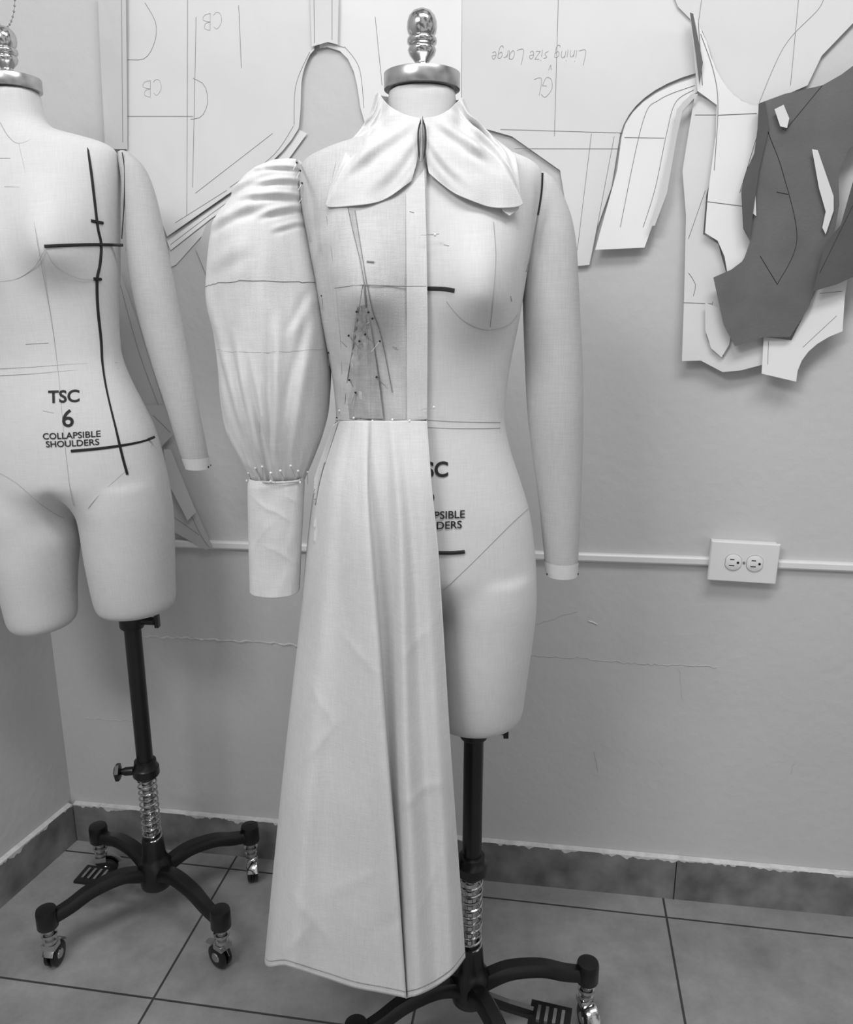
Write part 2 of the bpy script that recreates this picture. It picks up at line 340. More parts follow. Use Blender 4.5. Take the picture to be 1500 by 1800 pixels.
paper([(200,470),(212,480),(240,560),(265,640),(290,720),(262,740),(230,700),(205,560)],.008,'paper2','paper pattern painted shadow-grey, hanging behind dress form',[[(212,500),(245,620),(280,715)]],wob=.003)
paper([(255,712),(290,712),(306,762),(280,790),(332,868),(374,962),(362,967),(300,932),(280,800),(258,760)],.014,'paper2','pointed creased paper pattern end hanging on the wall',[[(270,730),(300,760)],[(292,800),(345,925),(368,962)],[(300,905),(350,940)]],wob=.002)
paper([(288,790),(300,790),(345,900),(330,915),(296,850)],.022,'paper','folded white paper pattern flap hanging on the wall',wob=.002)
GL={'L':[[(0,1),(.02,0),(.5,.03)]],'i':[[(0,.5),(.02,0)],[(.02,.72),(.03,.78)]],'n':[[(0,.5),(0,0)],[(0,.3),(.15,.5),(.3,.35),(.32,0)]],
'g':[[(.32,.45),(.15,.5),(0,.3),(.1,.05),(.3,.2),(.32,.45)],[(.32,.45),(.3,-.25),(.1,-.4),(0,-.25)]],'s':[[(.28,.5),(.05,.42),(.25,.18),(0,0)]],'z':[[(0,.5),(.3,.5)],[(.3,.5),(0,0)],[(0,0),(.3,.02)]],
'e':[[(0,.25),(.3,.3),(.15,.52),(0,.3),(.1,0),(.3,.08)]],'a':[[(.3,.45),(.1,.5),(0,.2),(.12,0),(.28,.2),(.3,.5)],[(.3,.5),(.36,0)]],'r':[[(0,.5),(0,0)],[(0,.3),(.12,.5),(.25,.48)]],
'G':[[(.55,.85),(.3,1),(0,.6),(.1,.1),(.4,0),(.55,.4)],[(.55,.4),(.3,.42)]],'C':[[(.55,.85),(.3,1),(0,.6),(.1,.1),(.4,0),(.6,.15)]],'B':[[(0,0),(.02,1)],[(.02,1),(.4,.85),(.35,.58),(.02,.5)],[(.02,.5),(.5,.35),(.42,.08),(0,0)]],'v':[[(0,.5),(.15,0)],[(.15,0),(.3,.5)]]}
def hand(s,px,py,size,rot,parent,adv=.14,r=.0004):
    disp=o_disp[parent.name]; s0,z0=wcoord(W(px,py,.008)); x=0; strokes=[]
    for ch in s:
        if ch==' ': x+=.35; continue
        dy=random.uniform(-.06,.06); k=random.uniform(.9,1.15)
        for st in GL[ch]: strokes.append([(x+a*k+.12*b,b*k+dy) for a,b in st])
        x+=max(a for st in GL[ch] for a,b in st)+adv
    w=x-adv; mb=MB(); cr_,sr=math.cos(rot),math.sin(rot)
    for st in strokes:
        q=sm2([(a*100,b*100) for a,b in st],8) if len(st)>2 else [(a*100,b*100) for a,b in st]
        pp=[]
        for a,b in q:
            a=(a/100-w/2)*size; b=(b/100-.5)*size; X=s0+cr_*a-sr*b; Z=z0+sr*a+cr_*b; pp.append(wpos(X,Z,disp(X,Z)+.0004))
        mb.tube(pp,r,'seam',4)
    mb.obj('handwriting',parent)
hand('Lining size Large',947,101,.0245,math.pi-.03,B); hand('GL',955,152,.030,math.pi,B); hand('v',968,122,.018,math.pi,B)
hand('CB',375,38,.030,math.pi+.05,A,r=.0003); hand('CB',270,157,.030,math.pi+.05,A,r=.0003)

# ---------- dress form body (local: x, y depth, z from waist)
TOR=[(-.30,.175,.098,.105),(-.25,.177,.105,.116),(-.2126,.175,.108,.118),(-.139,.164,.106,.118),(-.094,.150,.101,.11),(-.042,.132,.092,.095),(0,.1225,.086,.086),
(.04,.1235,.087,.085),(.084,.1285,.092,.088),(.149,.140,.1,.092),(.212,.149,.103,.095),(.274,.159,.095,.092),(.315,.166,.084,.084),(.336,.1675,.076,.079),(.349,.164,.070,.074),(.360,.151,.066,.070),(.370,.124,.062,.067),(.380,.090,.058,.063),(.389,.064,.054,.058),(.399,.052,.050,.053),(.415,.0475,.048,.050),(.449,.046,.047,.047)]
LT_=[(-.33,.0915,.0855,.094),(-.30,.0925,.0865,.096),(-.27,.091,.088,.098),(-.2,.088,.087,.096)]
LEGR=[(-.491,.0855,.062,.060),(-.486,.0855,.071,.070),(-.474,.086,.0765,.076),(-.44,.0865,.0795,.083),(-.374,.089,.0835,.091)]+LT_
LEGL=[(-.513,.102,.050,.060),(-.507,.102,.058,.070),(-.495,.102,.063,.076),(-.44,.100,.068,.083),(-.374,.096,.078,.091)]+LT_
NE=2.25
def bust(x,z):
    gz=math.exp(-((z-.185)/.085)**2) if z>.185 else math.exp(-((z-.185)/.048)**2)
    return .042*math.exp(-((abs(x)-.078)/.048)**2)*gz
def legd(x,z):
    cx,rx,ry=interp(LEGR if x>0 else LEGL,z); t=min(abs((abs(x)-cx)/rx),1.0); return ry*math.sqrt(max(0.0,1-t*t))
def blend(z):
    t=max(0,min(1,(-.215-z)/.077)); return t*t*(3-2*t)
def yfront(x,z):
    if z<-.29: return -max(legd(x,z),.012)
    hw,df,db=interp(TOR,z); t=min(abs(x)/hw,.985)
    y=-df*(1-t**NE)**(1/NE)-bust(x,z)*min(1,(1-t)*5)
    b=blend(z)
    if b>0: y=y*(1-b)-legd(x,z)*b
    return y
def ring(z,n=96):
    hw,df,db=interp(TOR,z); r=[]; b=blend(z)
    for j in range(n):
        a=2*math.pi*j/n; c,s=math.cos(a),math.sin(a)
        x=hw*math.copysign(abs(c)**(2/NE),c)
        y=(df if s<0 else db)*math.copysign(abs(s)**(2/NE),s)
        if s<0: y-=bust(x,z)*min(1,(1-abs(x)/hw)*5)
        if b>0: y=y*(1-b)+math.copysign(legd(x,z),s)*b
        r.append(Vector((x,y,z)))
    return r
mb=MB(); zs=[-.292+i*(.449+.292)/260 for i in range(261)]
mb.rings([ring(z) for z in zs],'form')
for sgn,LT in ((-1,LEGL),(1,LEGR)):
    rs=[]; z0=LT[0][0]
    for i in range(50):
        z=z0+i*(-.23-z0)/49; cx,rx,ry=interp(LT,z)
        rs.append([Vector((sgn*cx+rx*math.cos(2*math.pi*j/48),ry*math.sin(2*math.pi*j/48),z)) for j in range(48)])
    mb.rings(rs,'form')
tmp=mb.obj('tmp'); rm=tmp.modifiers.new('r','REMESH'); rm.mode='VOXEL'; rm.voxel_size=.004; rm.use_smooth_shade=True
s_=tmp.modifiers.new('s','SMOOTH'); s_.factor=.5; s_.iterations=22
dg=bpy.context.evaluated_depsgraph_get(); body_me=bpy.data.meshes.new_from_object(tmp.evaluated_get(dg)); bpy.data.objects.remove(tmp)
body_me.name='form_body'
if not body_me.materials: body_me.materials.append(M['form'])
for p in body_me.polygons: p.use_smooth=True

class Form: pass
def fY(fm,X,Z):
    z=Z-fm.zw; return fm.cy+yfront(X-fm.cx-fm.lean*z,z)
def onb(fm,px,py,off=.0015):
    Y=fm.cy-.1
    for _ in range(8):
        p=P(px,py,Y); Y=.5*Y+.5*(fY(fm,p.x,p.z)-off)
    return P(px,py,Y)
def bline(mb,fm,pp,r,k,off=.0004,smooth=False):
    q=sm2(pp) if smooth else dens(pp)
    mb.tube([onb(fm,x,y,off) for x,y in q],r,k,6)

def make_form(cx,cy,zw,lean,px_pole,arm_rows,label,base_rot,pedal_ang,name='dress_form'):
    fm=Form(); fm.cx,fm.cy,fm.zw,fm.lean=cx,cy,zw,lean
    e=empty(name,(px_pole,cy,0),label,'dress form'); fm.e=e
    b=bpy.data.objects.new('torso',body_me); b.location=(cx,cy,zw); b.rotation_euler=(0,lean,0); col.objects.link(b); setparent(b,e); fm.body=b
    mb=MB(); rs=[]; rows=[(r[0],r[1],r[2]) for r in arm_rows]
    y0,y1=rows[0][0],rows[-1][0]; N=70
    for i in range(N+1):
        t=i/N; py=y0+(y1-y0)*(t**1.25); xl,xr=interp(rows,py); a=P(xl,py,cy); c=P(xr,py,cy)
        rx=(c.x-a.x)/2; ry=min(rx*1.0,.05)+.004*(1-t)
        if i==0: rx*=.6; ry*=.4
        m=(a+c)/2; rs.append([Vector((m.x+rx*math.cos(2*math.pi*j/36),m.y+.005+ry*math.sin(2*math.pi*j/36),m.z)) for j in range(36)])
    mb.rings(rs,'arm'); arm=mb.obj('arm',e,angle=60,label='padded linen-covered tapering arm'); 
    mb=MB(); nr=[N-2,N]
    cen=[sum(rs[i],Vector())/36 for i in nr]
    mb.rings([[cc+(p-cc)*1.03 for p in rs[i]] for i,cc in zip(nr,cen)],'form',cap=False)
    for q in (2,34,16,20): mb.lathe([(.002,0),(.0015,.001),(.0001,.0015)],cen[1]+(rs[N][q]-cen[1])*1.03+Vector((0,0,.004)),'ink',(rs[N][q]-cen[1]),8)
    mb.obj('wrist_band',arm)
    zt=zw+.448; cxt=cx+lean*.448
    mb=MB(); mb.lathe([(.047,0),(.0512,.0003),(.0516,.0010),(.0516,.0195),(.0511,.0203),(.02,.0206),(.0,.0207)],(cxt,cy,zt+.001),'steel',n=64)
    cap=mb.obj('neck_cap',e,label='round brushed steel neck cap')
    mb=MB(); mb.lathe([(.0145,0),(.0145,.004),(.0105,.008),(.0095,.014),(.0125,.018),(.017,.023),(.019,.029),(.0175,.033),(.0165,.034),(.0195,.037),(.0200,.040),(.0195,.043),(.0165,.046),(.019,.050),(.0202,.056),(.0197,.063),(.0172,.070),(.012,.0755),(.005,.0785),(.0,.079)],(cxt,cy,zt+.0212),'chrome',n=36)
    mb.obj('finial',cap,label='polished chrome ridged knob')
    zb=zw-.488; c=Vector((px_pole,cy,0))
    mb=MB(); mb.lathe([(.0165,.375),(.0165,zb+.004)],c,'black')
    mb.lathe([(.022,zb-.034),(.024,zb-.030),(.024,zb-.003),(.021,zb+.004)],c,'black')
    mb.lathe([(.008,0),(.008,.028),(.005,.03)],c+Vector((.02,-.004,zb-.018)),'black',Vector((1,-.1,0)),14)
    mb.box(c+Vector((.052,-.005,zb-.018)),Vector((.004,0,0)),Vector((0,.006,0)),Vector((0,0,.013)),'black')
    mb.obj('pole',e,angle=35,label='black steel telescopic pole')
    mb=MB(); mb.lathe([(.024,.352),(.027,.356),(.027,.372),(.023,.377),(.022,.388),(.0165,.39)],c,'black')
    mb.lathe([(.009,0),(.009,.022),(.006,.03),(.006,.038)],c+Vector((-.018,-.004,.366)),'black',Vector((-1,-.15,0)),14)
    mb.lathe([(.010,0),(.019,.003),(.019,.010),(.01,.014)],c+Vector((-.048,-.009,.366)),'black',Vector((-1,-.15,0)),6)
    mb.obj('height_knob',e,angle=35)
    mb=MB(); mb.lathe([(.0115,.17),(.0115,.355)],c,'chrome')
    sp=[]; turns=12
    for i in range(turns*18+1):
        a=2*math.pi*i/18; sp.append(c+Vector((.0185*math.cos(a),.0185*math.sin(a),.178+.172*i/(turns*18))))
    mb.tube(sp,.0019,'chrome',6); mb.obj('spring_shaft',e,label='chrome shaft with coil spring')
    mb=MB(); mb.lathe([(.026,.085),(.032,.09),(.034,.105),(.034,.145),(.028,.152),(.0245,.165),(.022,.2),(.020,.205),(.012,.206)],c,'black')
    tips=[]
    for k in range(4):
        a=base_rot[k]; d=Vector((math.cos(a),math.sin(a),0)); rr=.212
        pp=curve([c+d*.02+Vector((0,0,.125)),c+d*.07+Vector((0,0,.143)),c+d*.13+Vector((0,0,.140)),c+d*.175+Vector((0,0,.124)),c+d*rr+Vector((0,0,.115))],20)
        side=d.cross(Vector((0,0,1)))
        ws=[.018-.006*i/20 for i in range(21)]
        rs=[]
        for i,p in enumerate(pp):
            tdir=(pp[min(i+1,20)]-pp[max(i-1,0)]).normalized(); up=side.cross(tdir).normalized()
            rs.append([p+side*ws[i]*x+up*.012*y for x,y in ((-1,-.9),(1,-.9),(.95,.3),(.6,.95),(-.6,.95),(-.95,.3))])
        mb.rings(rs,'black'); tips.append(c+d*(rr+.008))
    base=mb.obj('stand_base',e,angle=50,label='black four-legged cast base')
    for k,tp in enumerate(tips):
        mb=MB(); q=Vector((tp.x,tp.y,0))
        mb.lathe([(.018,.096),(.0205,.099),(.0205,.132),(.019,.138),(.008,.140)],q,'black',n=20)
        mb.lathe([(.008,.058),(.014,.062),(.014,.069),(.010,.071),(.010,.076),(.016,.078),(.016,.084),(.011,.086),(.011,.090),(.014,.092),(.014,.097)],q,'chrome',n=20)
        wd=Vector((math.cos(k*1.3+.4),math.sin(k*1.3+.4)*.6,0)).normalized(); fw=wd.cross(Vector((0,0,1)))
        cc=q+fw*.010+Vector((0,0,.0255))
        for sg in (-1,1):
            mb.lathe([(.004,-.005),(.021,-.005),(.0245,-.003),(.0250,0),(.0245,.003),(.021,.005),(.004,.005)],cc+wd*.007*sg,'black',wd,24)
            mb.lathe([(.011,-.0008),(.009,.0012),(.001,.0015)],cc+wd*.0125*sg,'chrome',wd*sg,16)
        arcs=[]
        for i in range(9):
            a=math.radians(20+i*17); arcs.append(cc+fw*math.cos(a)*.029+Vector((0,0,.029*math.sin(a))))
        mb.tube(arcs,[(.012,.0018)]*9,'chrome',8)
        mb.box(q+Vector((0,0,.054)),wd*.014,fw*.012,Vector((0,0,.006)),'chrome')
        mb.obj('caster',base,angle=40,label='swivel caster with chrome fork and black wheel')
    d=Vector((math.cos(pedal_ang),math.sin(pedal_ang),0)); sd=d.cross(Vector((0,0,1)))
    mb=MB(); mb.tube([c+d*.02+Vector((0,0,.10)),c+d*.07+Vector((0,0,.092)),c+d*.115+Vector((0,0,.088))],[(.014,.007)]*3,'black',8)
    pc=c+d*.145+Vector((0,0,.088)); up=Vector((0,0,1))
    mb.box(pc,d*.036,sd*.027,up*.003,'black')
    for i in range(-1,3): mb.box(pc+d*(i*.014-.006)+up*.0042,d*.0028,sd*.016,up*.0018,'steel')
    mb.obj('foot_pedal',base,smooth=False,label='black slotted foot pedal')
    return fm

d2=math.radians
main=make_form(-.006,1.2,1.135,0.0,.078,[(300,944,958),(315,938,976),(340,932,990),(380,927,1005),(430,922,1014),(500,920,1018),(560,921,1021),(640,924,1025),(720,928,1026),(800,937,1025),(880,948,1022),(950,955,1019),(1012,961,1016)],
  'linen dress form with one arm, wearing half-draped muslin dress',[d2(8),d2(105),d2(207),d2(290)],d2(-16))
left=make_form(-.683,1.5,1.205,-.05,-.585,[(264,206,222),(285,208,245),(310,212,260),(350,215,273),(400,219,284),(440,222,292),(500,231,304),(560,244,316),(640,267,332),(720,293,348),(790,314,362),(824,326,368)],
  'bare linen dress form with one arm and black style tape',[d2(37),d2(143),d2(218),d2(-38)],d2(170))

# ---------- marks on forms
def seamobj(fm,lines,r=.0004,k='seam',name='seam_line',smooth=True,off=.0002,label=None):
    for l in lines:
        mb=MB(); bline(mb,fm,l,r,k,off,smooth)
        o=mb.obj(name,fm.body)
        if label: o['label']=label
seamobj(left,[[(33,252),(50,330),(70,450),(90,560),(103,660),(112,760),(122,850),(130,890)],[(0,215),(15,240),(33,252),(60,242),(74,228)],
  [(0,495),(30,490),(60,470),(78,440)],[(80,440),(100,470),(140,490),(172,490)],[(0,648),(60,645),(130,640),(208,637)],[(0,660),(60,657),(130,651),(208,648)],
  [(0,832),(30,850),(70,885),(100,905),(112,910)],[(268,782),(230,820),(180,865),(155,893)],[(45,605),(85,603)],[(8,328),(35,329)],[(75,722),(95,726)],[(0,278),(18,278)]])
seamobj(left,[[(152,249),(160,300),(166,350),(172,400),(178,430),(176,465),(171,492),(172,540),(178,600),(180,640),(188,690),(205,760),(216,805),(224,834)],[(78,433),(120,431),(170,430),(216,431)],[(125,793),(170,789),(215,783),(250,776),(272,768)],
  [(160,388),(181,392)],[(165,490),(178,491)]],r=.0026,k='ink',name='style_tape',label='black style line tape')
seamobj(left,[[(215,268),(219,300),(218,360),(214,420)]],r=.0010,k='ink',name='armhole_seam',smooth=True)
seamobj(main,[[(868,390),(872,450),(868,520),(862,575)],[(785,530),(810,560),(840,577),(865,580),(895,570),(912,550)],[(752,738),(800,741),(850,742),(880,742)],[(752,751),(800,753),(850,753),(880,752)],
  [(930,893),(900,920),(870,950),(830,990),(780,1038)],[(750,412),(772,411)],[(898,520),(900,530)],[(780,430),(790,432)]])
seamobj(main,[[(752,507),(780,508),(799,511)],[(768,972),(795,972),(817,970)]],r=.0028,k='ink',name='style_tape',label='black style line tape')
mb=MB(); mb.tube([P(x,y,1.155) for x,y in sm2([(954,304),(953,330),(950,355),(946,378)])],.0014,'ink',6); mb.obj('armhole_seam',main.body)
mb=MB(); mb.tube([P(x,y,1.155) for x,y in sm2([(946,378),(941,410),(934,445),(925,478)])],.0007,'pencil',6); mb.obj('armhole_seam',main.body)
def btext(fm,s,px,py,size,bold,sx=1):
    c=onb(fm,px,py)
    def mp(x,y):
        X=c.x+x; Z=c.z+y+x*.02; return Vector((X,fY(fm,X,Z)-.0014,Z))
    return textmesh(s,size,mp,'ink',parent=fm.body,name='printed_lettering',bold=bold,sx=sx)
for fm,q in ((left,((112,698),(119,737),(124,766),(126,780))),(main,((757,827),(752,870),(759,907),(758,925)))):
    btext(fm,'TSC',q[0][0],q[0][1],.029,.0007,.98); btext(fm,'6',q[1][0],q[1][1],.042,.0005)
    btext(fm,'COLLAPSIBLE',q[2][0],q[2][1],.0152,.0002,1.04); btext(fm,'SHOULDERS',q[3][0],q[3][1],.0152,.0002,1.04)

# ---------- muslin dress
dress=empty('muslin_dress',(main.cx-.1,main.cy,.25),'half-draped unbleached muslin toile dress pinned to dress form','dress')
def thick(o,t=.0012):
    s=o.modifiers.new('Solidify','SOLIDIFY'); s.thickness=t; s.offset=0
mb=MB(); rs=[]; off=.005
for i in range(180):
    z=-.004+i*(.396+.004)/179; hw,df,db=interp(TOR,z); r=[]
    for j in range(101):
        a=-math.pi/2-math.pi*j/100; c,s=math.cos(a),math.sin(a)
        x=(hw+off)*math.copysign(abs(c)**(2/NE),c); y=((df if s<0 else db)+off)*math.copysign(abs(s)**(2/NE),s)
        if s<0: y-=bust(x,z)*min(1,(1-min(1,abs(x)/hw))*5)
        w=noise.noise(Vector((x*14,z*8,1)))*.0025
        w+=.0018*math.sin(x*150+z*40)*math.exp(-((z-.1)/.09)**2)*math.exp(-((x+.055)/.05)**2)
        w+=.0020*math.sin(z*110-x*90)*math.exp(-((z-.25)/.06)**2)*math.exp(-((x+.13)/.03)**2)
        w+=.0014*math.sin(z*140+x*60)*math.exp(-((z-.06)/.05)**2)*math.exp(-((x+.10)/.03)**2)
        w=max(w,-.0035)
        if j==0: x+=.006
        lift=.005*max(0,min(1,(z-.34)/.03))
        r.append(Vector((main.cx+x,main.cy+y-(w+.001 if s<0 else -w),main.zw+z+lift)))
    rs.append(r)
mb.rings(rs,'muslin_sheer',cap=False,closed=False); bod=mb.obj('bodice',dress); thick(bod)
bo=.0085
for l,r,k in ([[(612,365),(622,410),(634,460),(641,500)],.0006,'pencil'],[[(624,370),(632,420),(640,470),(645,500)],.0005,'pencil'],[[(641,500),(644,540)],.0014,'pencil'],
  [[(556,512),(600,505),(640,501),(700,503),(750,503)],.0005,'pencil'],[[(646,500),(655,545),(670,590),(690,690)],.0006,'pencil'],[[(638,500),(632,540),(625,590),(612,660),(605,730)],.0006,'pencil'],
  [[(645,459),(658,460)],.001,'seam'],[[(720,372),(728,374)],.0008,'seam'],[[(574,380),(590,500),(600,620),(602,735)],.0004,'seam'],[[(600,600),(610,610)],.0005,'pencil'],[[(690,610),(698,612)],.0005,'pencil']):
    mb=MB(); bline(mb,main,l,r,k,bo,True); mb.obj('pencil_and_fold_line',bod)
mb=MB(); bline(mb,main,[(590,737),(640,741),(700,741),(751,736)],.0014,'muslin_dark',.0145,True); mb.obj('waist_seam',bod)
def bpanel(pts,o_,k,name,par,mod=None):
    vs,fs=refine(pts,9,5); mb=MB(); mb.add([onb(main,x,y,o_+(mod(x,y) if mod else 0)) for x,y in vs],fs,k)
    o=mb.obj(name,par,angle=80); return o
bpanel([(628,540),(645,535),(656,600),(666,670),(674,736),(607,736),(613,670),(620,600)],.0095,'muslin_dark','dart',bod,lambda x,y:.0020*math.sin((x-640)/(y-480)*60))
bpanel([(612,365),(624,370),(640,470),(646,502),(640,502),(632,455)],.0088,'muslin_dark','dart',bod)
bpanel([(714,340),(746,298),(750,420),(752,560),(751,738),(716,738)],.0088,'muslin','front_placket',bod)

# skirt: control rows down the cloth, columns across
rows=[740,850,960,1100,1300,1500,1690]
cols={'A':([592,556,541,528,505,484,466],1688,[0,0,-.005,-.02,-.04,-.06,-.075]),
'B':([606,580,570,561,545,524,505],1700,[-.066,-.088,-.098,-.108,-.122,-.136,-.148]),
'C':([622,606,600,596,588,574,562],1714,[-.090,-.112,-.120,-.124,-.130,-.138,-.142]),
'D0':([634,628,628,632,638,650,662],1744,[-.099,-.126,-.142,-.150,-.156,-.164,-.170]),
'D':([646,645,652,663,678,694,709],1755,[-.101,-.134,-.152,-.162,-.170,-.178,-.184]),
'E':([656,652,660,669,682,699,714],1757,[-.096,-.118,-.124,-.128,-.134,-.146,-.160]),
'F':([676,680,684,688,694,706,719],1755,[-.098,-.118,-.126,-.132,-.142,-.160,-.176]),
'F2':([688,698,705,709,714,725,738],1749,[-.101,-.132,-.148,-.158,-.170,-.180,-.185]),
'G':([703,716,726,733,742,756,768],1734,[-.100,-.124,-.134,-.139,-.146,-.154,-.162]),
'H':([726,738,748,757,770,784,796],1712,[-.101,-.127,-.138,-.144,-.152,-.158,-.162]),
'I':([751,759,770,779,791,805,818],1682,[-.100,-.122,-.128,-.128,-.127,-.122,-.117])}
grid=[]
for i,rw in enumerate(rows):
    row=[]
    for key in cols:
        xs,hem,ys=cols[key]; py=rw if i<6 else hem
        if 0<i<6: py=740+(rw-740)*(hem-740)/(1690-740)*.6+(rw-740)*.4
        row.append(P(xs[i],py,1.2+ys[i]))
    t=(rw-740)/950; zA=row[0].z; xa=row[0].x-main.cx
    bk=.088+.03*min(1,t*3)+.09*t
    back=[Vector((main.cx+.01,1.2+bk+.005,zA)),Vector((main.cx+xa*.45,1.2+bk,zA)),Vector((main.cx+xa*.82,1.2+bk*.65,zA)),Vector((main.cx+xa*.97,1.2+bk*.3,zA))]
    grid.append(back+row)
NU=240; NV=170; sk=[]
def skp(u,v):
    p=crl([crl(r,u) for r in grid],v)
    w=noise.noise(Vector((p.x*12,p.z*1.2,5)))*.007*min(1,v*2)+noise.noise(Vector((p.x*20,p.z*5,9)))*.0012
    for (ax,az,bx,bz,hh) in ((-.20,.62,-.11,.74,.0022),(-.05,.60,.03,.63,.003),(-.16,.42,-.06,.50,.002),(-.10,.36,-.01,.45,-.0018),(-.22,.45,-.14,.33,.0018),(-.04,.82,.01,.87,.002),(-.13,.86,-.06,.80,.0018),(-.24,.30,-.16,.40,.0018),(-.18,.78,-.13,.70,.0018),(-.02,.40,.03,.52,.0018)):
        dx,dz=bx-ax,bz-az; L=math.hypot(dx,dz); tt=((p.x-ax)*dx+(p.z-az)*dz)/L/L; dd=((p.x-ax)*dz-(p.z-az)*dx)/L
        if 0<tt<1: w-=hh*math.exp(-abs(dd)/.006)*math.sin(math.pi*tt)
    w*=min(1,v*12)
    p=p+Vector((0,w,0))
    if u>.27:
        lim=fY(main,p.x,p.z)-.008; d_=p.y-lim
        if d_>-.012 and abs(p.x-main.cx)<.16: p.y=lim-.012+ (d_+.012)*math.exp(-(d_+.012)/.012) if d_>0 else p.y-((d_+.012)**2)/.06
    return p
for j in range(NV+1): sk.append([skp(i/NU,j/NV) for i in range(NU+1)])
mb=MB(); mb.rings(sk,'muslin',cap=False,closed=False); skirt=mb.obj('skirt',dress,angle=70); thick(skirt)
mb=MB(); us=[.28+.72*i/100 for i in range(101)]
mb.tube([skp(u,.984)+Vector((0,-.0014,0)) for u in us],.0005,'pencil',4); mb.obj('hem_stitching',skirt)
mb=MB(); mb.tube([skp(1,.01+.985*i/80)+Vector((-.001,-.001,0)) for i in range(81)],.0012,'muslin',6); mb.obj('folded_edge',skirt)
# collar
def cY(px,py,off): return onb(main,px,py,off)
def collar(cols_,name,sgn):
    g=[]
    for c_ in cols_: g.append([cY(x,y,o) for x,y,o in c_])
    nb=len(g[0]); last=g[-1]
    b1=[];b2=[]
    for i,p in enumerate(last):
        t=i/(nb-1)
        b1.append(Vector((main.cx+(p.x-main.cx)*.95,main.cy+.03+.02*t,p.z+.004)))
        b2.append(Vector((main.cx+sgn*.002,main.cy+.055+.05*t,main.zw+.445-.13*t)))
    g+= [b1,b2]
    N1,N2=130,90; rs=[]; ne=(len(cols_)-1)/(len(g)-1); amp=1.35 if sgn>0 else 1.0
    fl=[(.10,.10,.55,.72,.0050,.050),(.30,.05,.72,.62,.0055,.045),(.52,.06,.86,.70,.0050,.045),(.05,.36,.34,.86,.0035,.05),(.70,.04,.98,.42,.005,.05)]
    if sgn>0: fl=[(.14,.06,.62,.66,.0045,.045),(.34,.04,.80,.72,.0050,.040),(.52,.10,.78,.92,.0040,.035),(.62,.04,.95,.66,.0050,.04),(.04,.32,.26,.8,.0028,.05),(.78,.3,.93,1.0,.004,.04)]
    for i in range(N1+1):
        u=i/N1; r=[]
        row=[crl([gc[k] for gc in g],u) for k in range(nb)]
        uu=min(1,u/ne)
        for j in range(N2+1):
            v=j/N2; p=crl(row,v)
            env=math.sin(math.pi*min(1,v*.93+.03))*min(1,uu*4)*(1 if u<ne else .4)
            f=0
            for (u0,v0,u1,v1,hh,wd) in fl:
                dx,dz=u1-u0,v1-v0; L=math.hypot(dx,dz); tt=((uu-u0)*dx+(v-v0)*dz)/L/L; dd=((uu-u0)*dz-(v-v0)*dx)/L
                e_=max(0,min(1,(tt+.15)*4))*max(0,min(1,(1.15-tt)*3)); f+=amp*hh*(math.exp(-(dd/wd)**2)-.7*math.exp(-((dd+wd*1.6)/wd)**2))*e_
            f*=env
            f+=noise.noise(Vector((u*9,v*4,sgn)))*.003*v
            r.append(p+Vector((0,-f,.25*f)))
        rs.append(r)
    mb=MB(); mb.rings(rs,'muslin',cap=False,closed=False); o=mb.obj(name,dress,angle=80); thick(o,.0009); return o
collar([[(739,208,.012),(738,235,.016),(736,258,.016),(733,285,.014),(724,318,.011)],
 [(714,202,.014),(712,232,.018),(706,270,.020),(700,312,.015),(684,346,.011)],
 [(690,190,.014),(684,222,.022),(670,262,.022),(654,315,.016),(636,361,.011)],
 [(675,176,.012),(666,212,.022),(645,252,.022),(614,308,.016),(582,364,.012)],
 [(668,165,.006),(659,207,.016),(640,240,.018),(606,294,.013),(574,361,.012)],
 [(665,163,.000),(656,202,.008),(635,232,.010),(604,278,.010),(575,352,.011)],
 [(663,166,-.02),(653,198,-.01),(636,226,-.005),(614,250,.002),(594,274,.004)]],'collar',-1)
collar([[(746,208,.012),(747,235,.016),(748,258,.016),(750,282,.014),(754,304,.011)],
 [(768,204,.014),(772,235,.018),(778,272,.020),(789,308,.015),(803,342,.011)],
 [(788,194,.014),(797,226,.022),(812,268,.022),(832,314,.018),(850,360,.011)],
 [(801,182,.012),(813,214,.024),(836,256,.026),(862,308,.020),(884,366,.014)],
 [(811,172,.006),(822,206,.016),(848,240,.020),(888,294,.018),(917,361,.018)],
 [(813,172,.000),(825,202,.008),(852,232,.012),(890,276,.014),(916,345,.016)],
 [(814,174,-.02),(827,201,-.01),(848,226,-.003),(872,246,.005),(904,272,.008)]],'collar',1)
bpanel([(880,361),(914,358),(912,368),(896,379),(884,371)],.011,'muslin','collar_corner',dress)
mb=MB()
zp=[P(x,y,1.2-.078-.0006*(y-205)*.3) for x,y in sm2([(742,208),(736,228),(736,262),(741,284),(748,262),(748,228),(742,208)])]
mb.tube(zp,.0011,'ink',6); mb.tube([P(742,205,1.120),P(742,240,1.114),P(741,284,1.104)],[(.0012,.001),(.0014,.001),(.0026,.001)],'chrome',8)
mb.obj('zipper',dress,label='dark metal zipper at the collar opening')

